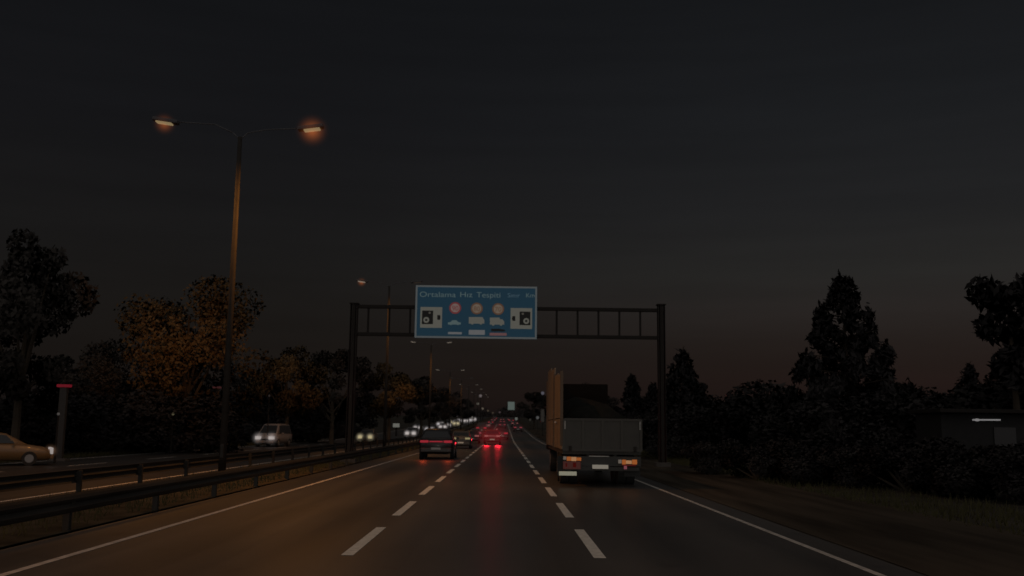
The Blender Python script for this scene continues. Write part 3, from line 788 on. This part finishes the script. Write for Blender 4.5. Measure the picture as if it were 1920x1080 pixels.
# hedge-like bushes on the dark right side
BUSH = [(1255, 760, 60), (1310, 742, 62), (1355, 735, 66), (1400, 743, 60), (1445, 738, 56), (1490, 715, 54), (1540, 735, 50), (1600, 735, 50), (1650, 715, 52), (1700, 728, 50), (1745, 735, 48), (1790, 728, 54), (1840, 725, 56), (1890, 735, 54), (1935, 720, 38),
        (1330, 820, 40), (1420, 824, 36), (1510, 820, 33), (1600, 824, 31), (1700, 820, 29), (1800, 824, 27), (1900, 820, 26)]
where = ['behind the gantry post', 'right of the gantry post', 'below the red dusk glow', 'right of the dusk glow', 'left foot of the big conifer', 'left side of the big conifer', 'in front of the big conifer, left',
         'in front of the big conifer, right', 'right side of the big conifer', 'right foot of the big conifer', 'in the gap right of the big conifer', 'left of the lit tube lamp', 'behind the lit tube lamp', 'under the right edge pine', 'at the right edge of the frame',
         'low, nearest the gantry post', 'low, second from the gantry post', 'low, third from the gantry post', 'low, below the big conifer', 'low, third from the right edge', 'low, second from the right edge', 'low, at the right edge']
for i, ((px, top, d), wh) in enumerate(zip(BUSH, where)):
    plant(('u1', 'u2', 'u3')[i % 3], 'dark bush ' + wh, px, top, d, 1.5, 'dark bushes on the right roadside', 'bush', 'bush', rz=i * 2.1)
LB = [(30, 735, 52), (110, 745, 56), (180, 735, 58), (250, 742, 60), (320, 735, 62), (415, 745, 96), (590, 735, 104), (640, 752, 140), (545, 750, 112)]
lw = ['behind the yellow car roof', 'around the first red capped post', 'right of the first red capped post', 'below the orange tree, left part', 'below the orange tree, middle', 'below the orange tree, right part', 'right of the pale van', 'behind the yellowish headlights', 'just behind the pale van']
for i, ((px, top, d), wh) in enumerate(zip(LB, lw)):
    plant(('u1', 'u2', 'u3')[i % 3], 'dark bush across the opposite road, ' + wh, px, top, d, 1.7, 'dark bushes across the opposite road', 'bush', 'bush', rz=i * 1.7)

# a far wood on both sides that reads as one mass
g_ = np.random.default_rng(5); cs = []
for side in (-1, 1):
    for i in range(150):
        y = 120 + 5.2 * i * g_.uniform(.9, 1.1)
        x = side * (g_.uniform(34, 60) + (y - 120) * .10)
        cs.append((x, y, road_z(min(y, 760)) + g_.uniform(1.5, 6), g_.uniform(2.5, 5)))
for i in range(120):
    x = g_.uniform(26, 420); cs.append((x, 150 + g_.uniform(0, 60) + x * .3, g_.uniform(1, 5) + 1, g_.uniform(3, 5)))
    x = -g_.uniform(40, 420); cs.append((x, 130 + g_.uniform(0, 60) - x * .3, g_.uniform(1, 9) + 1, g_.uniform(3, 6)))
for i in range(60): cs.append((g_.uniform(-60, 60), 770 + g_.uniform(0, 60), 10 + g_.uniform(0, 5), g_.uniform(4, 7)))
fw = leaf_mesh('distant_wood', cs, 70000, .7, 9)
tag(link('distant_wood', fw, M_wood_far), 'dark mass of far trees lining both sides of the motorway', 'wood', kind='stuff')
# grass on verge and median
g2 = np.random.default_rng(8); n = 26000
side = g2.integers(0, 3, n)
gx = np.where(side == 0, g2.uniform(-10.2, -7.2, n), np.where(side == 1, g2.uniform(8.9, 12, n), g2.uniform(-24, -22, n)))
gy = g2.uniform(2, 90, n); gh = g2.uniform(.06, .26, n); gz = np.array([road_z(v) for v in gy])
lean = g2.normal(0, .06, (n, 2)); wd = g2.uniform(.01, .02, n)
v = np.stack([np.c_[gx - wd, gy, gz - .03], np.c_[gx + wd, gy, gz - .03], np.c_[gx + lean[:, 0], gy + lean[:, 1], gz + gh]], 1).reshape(-1, 3)
me = bpy.data.meshes.new('grass'); me.from_pydata(v.tolist(), [], np.arange(3 * n).reshape(-1, 3).tolist())
tag(link('grass', me, mat('grass_blade', (.06, .055, .025), .8, spec=.1)), 'rough grass on the verge and median', 'grass', kind='stuff')

# ------------------------------------------------------------------ lit things along the road
def totem(px, py, d, wpx, rgb, label):
    x, z = at(px, py, d); z0 = road_z(d)
    w_ = wpx * d / F
    t = thing('roadside_post', label, 'sign post', (x, d, z0), group='red capped posts across the opposite road')
    MB().box((0, 0, (z - z0) / 2), (.34, .22, z - z0 - .1), bevel=.03).build('column', mat('totem_column', (.035, .03, .026), .6), t)
    MB().box((0, -.02, z - z0), (w_, .3, .13), bevel=.03).build('light_cap', lamp_glow('red_cap_%d' % rgb[0], rgb), t)
    MB().box((0, 0, .06), (.8, .5, .14), bevel=.02).build('footing', MATS['concrete'], t)
    return t
totem(121, 723.5, 45, 24, (92, 16, 26), 'dark post with a bright red light across its top, left of the orange tree')
totem(407, 726.5, 70, 15, (52, 26, 26), 'post with a dim red light across its top, under the orange tree')

def lantern(px, py, d, rgb, label, size=.12, h_=None):
    x, z = at(px, py, d); z0 = road_z(min(d, 760))
    t = thing('lamp_post', label, 'lamp', (x, d, z0), group='small distant lamps')
    MB().tube((0, 0, 0), (0, 0, z - z0 - size), .05, .035, 8).build('pole', M_darksteel, t)
    MB().sphere((0, 0, z - z0), size, (1, 1, 1.15), 12).build('globe', lamp_glow('lantern_%d_%d_%d' % rgb, rgb), t)
    MB().tube((0, 0, z - z0 + size * .9), (0, 0, z - z0 + size * 1.3), size * .9, size * .2, 10).build('cap', M_darksteel, t)
for px, py, d, rgb, lb, s in (
    (109.5, 776, 43, (66, 62, 60), 'small white lamp on a pole beside the first red capped post', .07),
    (324.5, 776, 58, (78, 72, 54), 'small yellowish lamp below the orange tree', .09),
    (505, 742, 80, (40, 34, 32), 'faint lamp above the pale van', .10),
    (1370, 771, 90, (42, 36, 34), 'faint lamp in the bushes left of the big conifer', .10),
    (1361, 741, 95, (44, 24, 22), 'faint reddish lamp above the bushes left of the big conifer', .11),
    (1733.5, 775, 44, (46, 44, 46), 'faint white lamp right of the big conifer', .06),
    (1008, 783, 190, (70, 70, 70), 'white lamp at the left of the lorry, lowest', .35),
    (968, 785, 230, (84, 86, 82), 'bright white lamp on the right roadside below the white panel', .4),
    (1017.5, 737, 160, (76, 74, 82), 'bluish lamp touching the lorry side panel', .3),
    (994, 787, 210, (40, 38, 34), 'dim lamp between two brighter ones left of the lorry', .3),
    (901, 742, 330, (92, 84, 84), 'high pale lamp above the far traffic, on the left of the road', .55),
    (896, 757, 360, (84, 80, 72), 'far lamp in the curved row of lights above the traffic, first', .5),
    (905, 766, 400, (84, 76, 66), 'far lamp in the curved row of lights above the traffic, second', .5),
    (915, 770, 440, (62, 54, 44), 'far lamp in the curved row of lights above the traffic, third', .5),
    (924, 774, 480, (56, 48, 40), 'far lamp in the curved row of lights above the traffic, fourth', .5),
    (937, 773, 520, (60, 50, 52), 'far lamp in the curved row of lights above the traffic, last', .6),
    (857, 779, 300, (80, 74, 76), 'white lamp above the oncoming cars, far left side', .45),
    (886, 783, 330, (88, 84, 80), 'white lamp just above the oncoming cars, near the rise', .6)):
    lantern(px, py, d, rgb, lb, s * .85)

def panel(px, py, d, wpx, hpx, rgb, label, name, arm=0):
    x, z = at(px, py, d); z0 = road_z(d); w_, h_ = wpx * d / F, hpx * d / F
    t = thing(name, label, 'sign', (x + arm, d, z0))
    MB().tube((0, .2, 0), (0, .2, z - z0 + h_ / 2), .14, .12, 10).build('post', M_darksteel, t)
    if arm: MB().box((-arm / 2, .2, z - z0), (arm, .12, .12)).build('arm', M_darksteel, t)
    MB().box((-arm, .06, z - z0), (w_ * 1.06, .16, h_ * 1.06), bevel=.03).build('casing', M_darksteel, t)
    MB().box((-arm, -.04, z - z0), (w_, .05, h_), bevel=.02).build('lit_face', lamp_glow(name + '_face', rgb), t)
panel(958.5, 761, 380, 12.5, 15, (76, 84, 80), 'pale lit panel on a cantilever over the right side of the far road', 'lit_road_sign', arm=3.2)
panel(743, 797.5, 150, 12, 7, (96, 96, 90), 'small white lit board across the opposite road, left of the black car', 'lit_board')
# low kiosk with a tube lamp on the right
kx, kz = at(1854, 787.5, 35)
kt = thing('kiosk', 'dark low kiosk with a thin white tube lamp, on the right among the bushes', 'kiosk', (kx, 35.2, 0))
MB().box((0, 1.2, 1.25), (3.2, 2.2, 2.5), bevel=.02).build('wall', mat('kiosk_wall', (.012, .012, .012), .8, vary=.2), kt)
MB().box((0, 1.1, 2.58), (3.6, 2.8, .14), bevel=.02).build('roof', M_darksteel, kt)
MB().box((.7, .085, 1.0), (.8, .05, 2.0)).build('door', M_black, kt)
tb = MB().tube((-.52, -.05, kz), (.50, -.05, kz + .01), .026, .026, 8).build('tube_lamp', lamp_glow('tube_light', (116, 114, 114)), kt)
MB().sphere((-.36, -.06, kz), .05, (2.2, .8, 1)).build('lamp_fitting', MATS['tube_light'], tb)

# ------------------------------------------------------------------ sky and light
w = bpy.data.worlds.new('World'); scene.world = w; w.use_nodes = True
nt = w.node_tree; N = nt.nodes.new; K = nt.links.new
bg = nt.nodes['Background']
sky = N('ShaderNodeTexSky'); sky.sky_type = 'NISHITA'; sky.sun_disc = False
sky.sun_elevation = R(-2.5); sky.sun_rotation = R(35)
tc = N('ShaderNodeTexCoord'); sep = N('ShaderNodeSeparateXYZ'); K(tc.outputs['Generated'], sep.inputs[0])
def ramp(stops):
    r = N('ShaderNodeValToRGB'); e = r.color_ramp.elements
    while len(e) < len(stops): e.new(.5)
    for el, (p, c) in zip(e, stops): el.position = p; el.color = (*L(*c), 1)
    K(sep.outputs['Z'], r.inputs[0]); return r.outputs[0]
left = ramp([(0, (20, 16, 15)), (.06, (22, 19, 18)), (.12, (23, 21, 20)), (.18, (23, 22, 22)), (.30, (20, 20, 22)), (.44, (17, 18, 20)), (.60, (40, 39, 38)), (1, (70, 68, 66))])
right = ramp([(0, (23, 17, 17)), (.05, (29, 21, 21)), (.085, (32, 26, 25)), (.118, (37, 33, 32)), (.156, (37, 36, 35)), (.22, (31, 31, 32)), (.31, (26, 27, 29)), (.44, (20, 21, 23)), (.60, (40, 39, 38)), (1, (70, 68, 66))])  # top stops, above the view, are raised to add overhead fill
az = N('ShaderNodeMapRange'); az.interpolation_type = 'SMOOTHSTEP'
az.inputs[1].default_value = -.30; az.inputs[2].default_value = .42
K(sep.outputs['X'], az.inputs[0])
mx = N('ShaderNodeMix'); mx.data_type = 'RGBA'; K(az.outputs[0], mx.inputs[0]); K(left, mx.inputs[6]); K(right, mx.inputs[7])
mp = N('ShaderNodeMapping'); mp.inputs['Scale'].default_value = (2.2, 2.2, 26); K(tc.outputs['Generated'], mp.inputs[0])
cl = N('ShaderNodeTexNoise'); cl.inputs['Scale'].default_value = 1.6; cl.inputs['Detail'].default_value = 5; K(mp.outputs[0], cl.inputs['Vector'])
cr = N('ShaderNodeMapRange'); cr.inputs[1].default_value = .35; cr.inputs[2].default_value = .7; cr.inputs[3].default_value = .93; cr.inputs[4].default_value = 1.05
K(cl.outputs['Fac'], cr.inputs[0])
sc_ = N('ShaderNodeVectorMath'); sc_.operation = 'SCALE'; K(mx.outputs[2], sc_.inputs[0]); K(cr.outputs[0], sc_.inputs['Scale'])
sk = N('ShaderNodeVectorMath'); sk.operation = 'SCALE'; sk.inputs['Scale'].default_value = .005; K(sky.outputs[0], sk.inputs[0])
ad = N('ShaderNodeVectorMath'); ad.operation = 'ADD'; K(sc_.outputs[0], ad.inputs[0]); K(sk.outputs[0], ad.inputs[1])
# sky behind the camera is brightened, added fill for surfaces facing it
bk_ = N('ShaderNodeMapRange'); bk_.interpolation_type = 'SMOOTHSTEP'; bk_.inputs[1].default_value = .1; bk_.inputs[2].default_value = -.5
K(sep.outputs['Y'], bk_.inputs[0])
m2 = N('ShaderNodeMix'); m2.data_type = 'RGBA'; K(bk_.outputs[0], m2.inputs[0]); K(ad.outputs[0], m2.inputs[6]); m2.inputs[7].default_value = (*L(126, 122, 120), 1)
K(m2.outputs[2], bg.inputs['Color']); bg.inputs['Strength'].default_value = 1.0

sun = bpy.data.lights.new('dusk_sun', 'SUN'); sun.energy = .006; sun.angle = R(12); sun.color = (1, .78, .62)
so = bpy.data.objects.new('dusk_sun', sun); COL.objects.link(so)
so.rotation_euler = Vector((-math.sin(R(35)), -math.cos(R(35)), -.12)).to_track_quat('-Z', 'Y').to_euler()

# lights that the photograph shows lit: the tail lights of two cars, and this car's own low beams on the road
for s in (-1, 1):
    spot('tail_light_glow', (-1.2 + s * .62, 104.7, .92), (-1.2 + s * .62, 60, .0), 140, (1, .02, .04), 24, .6, .3)
    spot('tail_light_glow', (-3.72 + s * .68, 53.7, .95), (-3.72 + s * 1.0, 53.1, 0), 11, (1, .10, .03), 128, .9, .12)
    spot('low_beam', (s * .6, .6, .72), (s * .6, 24, .15), 900, (1, .93, .80), 46, 1, .06)

# the lamp heads also throw light sideways onto the trees across the road
spot('street_lamp_light', (-11.95, 32.7, 11.7), (-20.5, 66, 9.5), 5600, SODIUM, 42, .8, .1)
spot('street_lamp_light', (-11.5, 75.0, 12.8), (-21, 67, 9.0), 800, SODIUM, 80, .8, .1)
spot('street_lamp_light', (-11.5, 75.2, 12.8), (-16, 128, 6.5), 1500, SODIUM, 30, .8, .1)

# ------------------------------------------------------------------ camera
cd = bpy.data.cameras.new('camera'); cam = bpy.data.objects.new('camera', cd); COL.objects.link(cam)
cd.sensor_width = 36; cd.lens = F / 1920 * 36; cd.clip_end = 6000; cd.clip_start = .05
cam.matrix_world = Matrix.Translation((0, 0, H)) @ Matrix.Rotation(-YAW, 4, 'Z') @ Matrix.Rotation(math.pi / 2 + PITCH, 4, 'X') @ Matrix.Rotation(ROLL, 4, 'Z')
cd.dof.use_dof = True; cd.dof.focus_distance = 14; cd.dof.aperture_fstop = 1.8
scene.camera = cam
scene.view_settings.view_transform = 'Standard'; scene.view_settings.look = 'None'; scene.view_settings.exposure = 0
scene.render.engine = 'CYCLES'
scene.cycles.use_denoising = True
scene.cycles.max_bounces = 5; scene.cycles.sample_clamp_indirect = 1.0
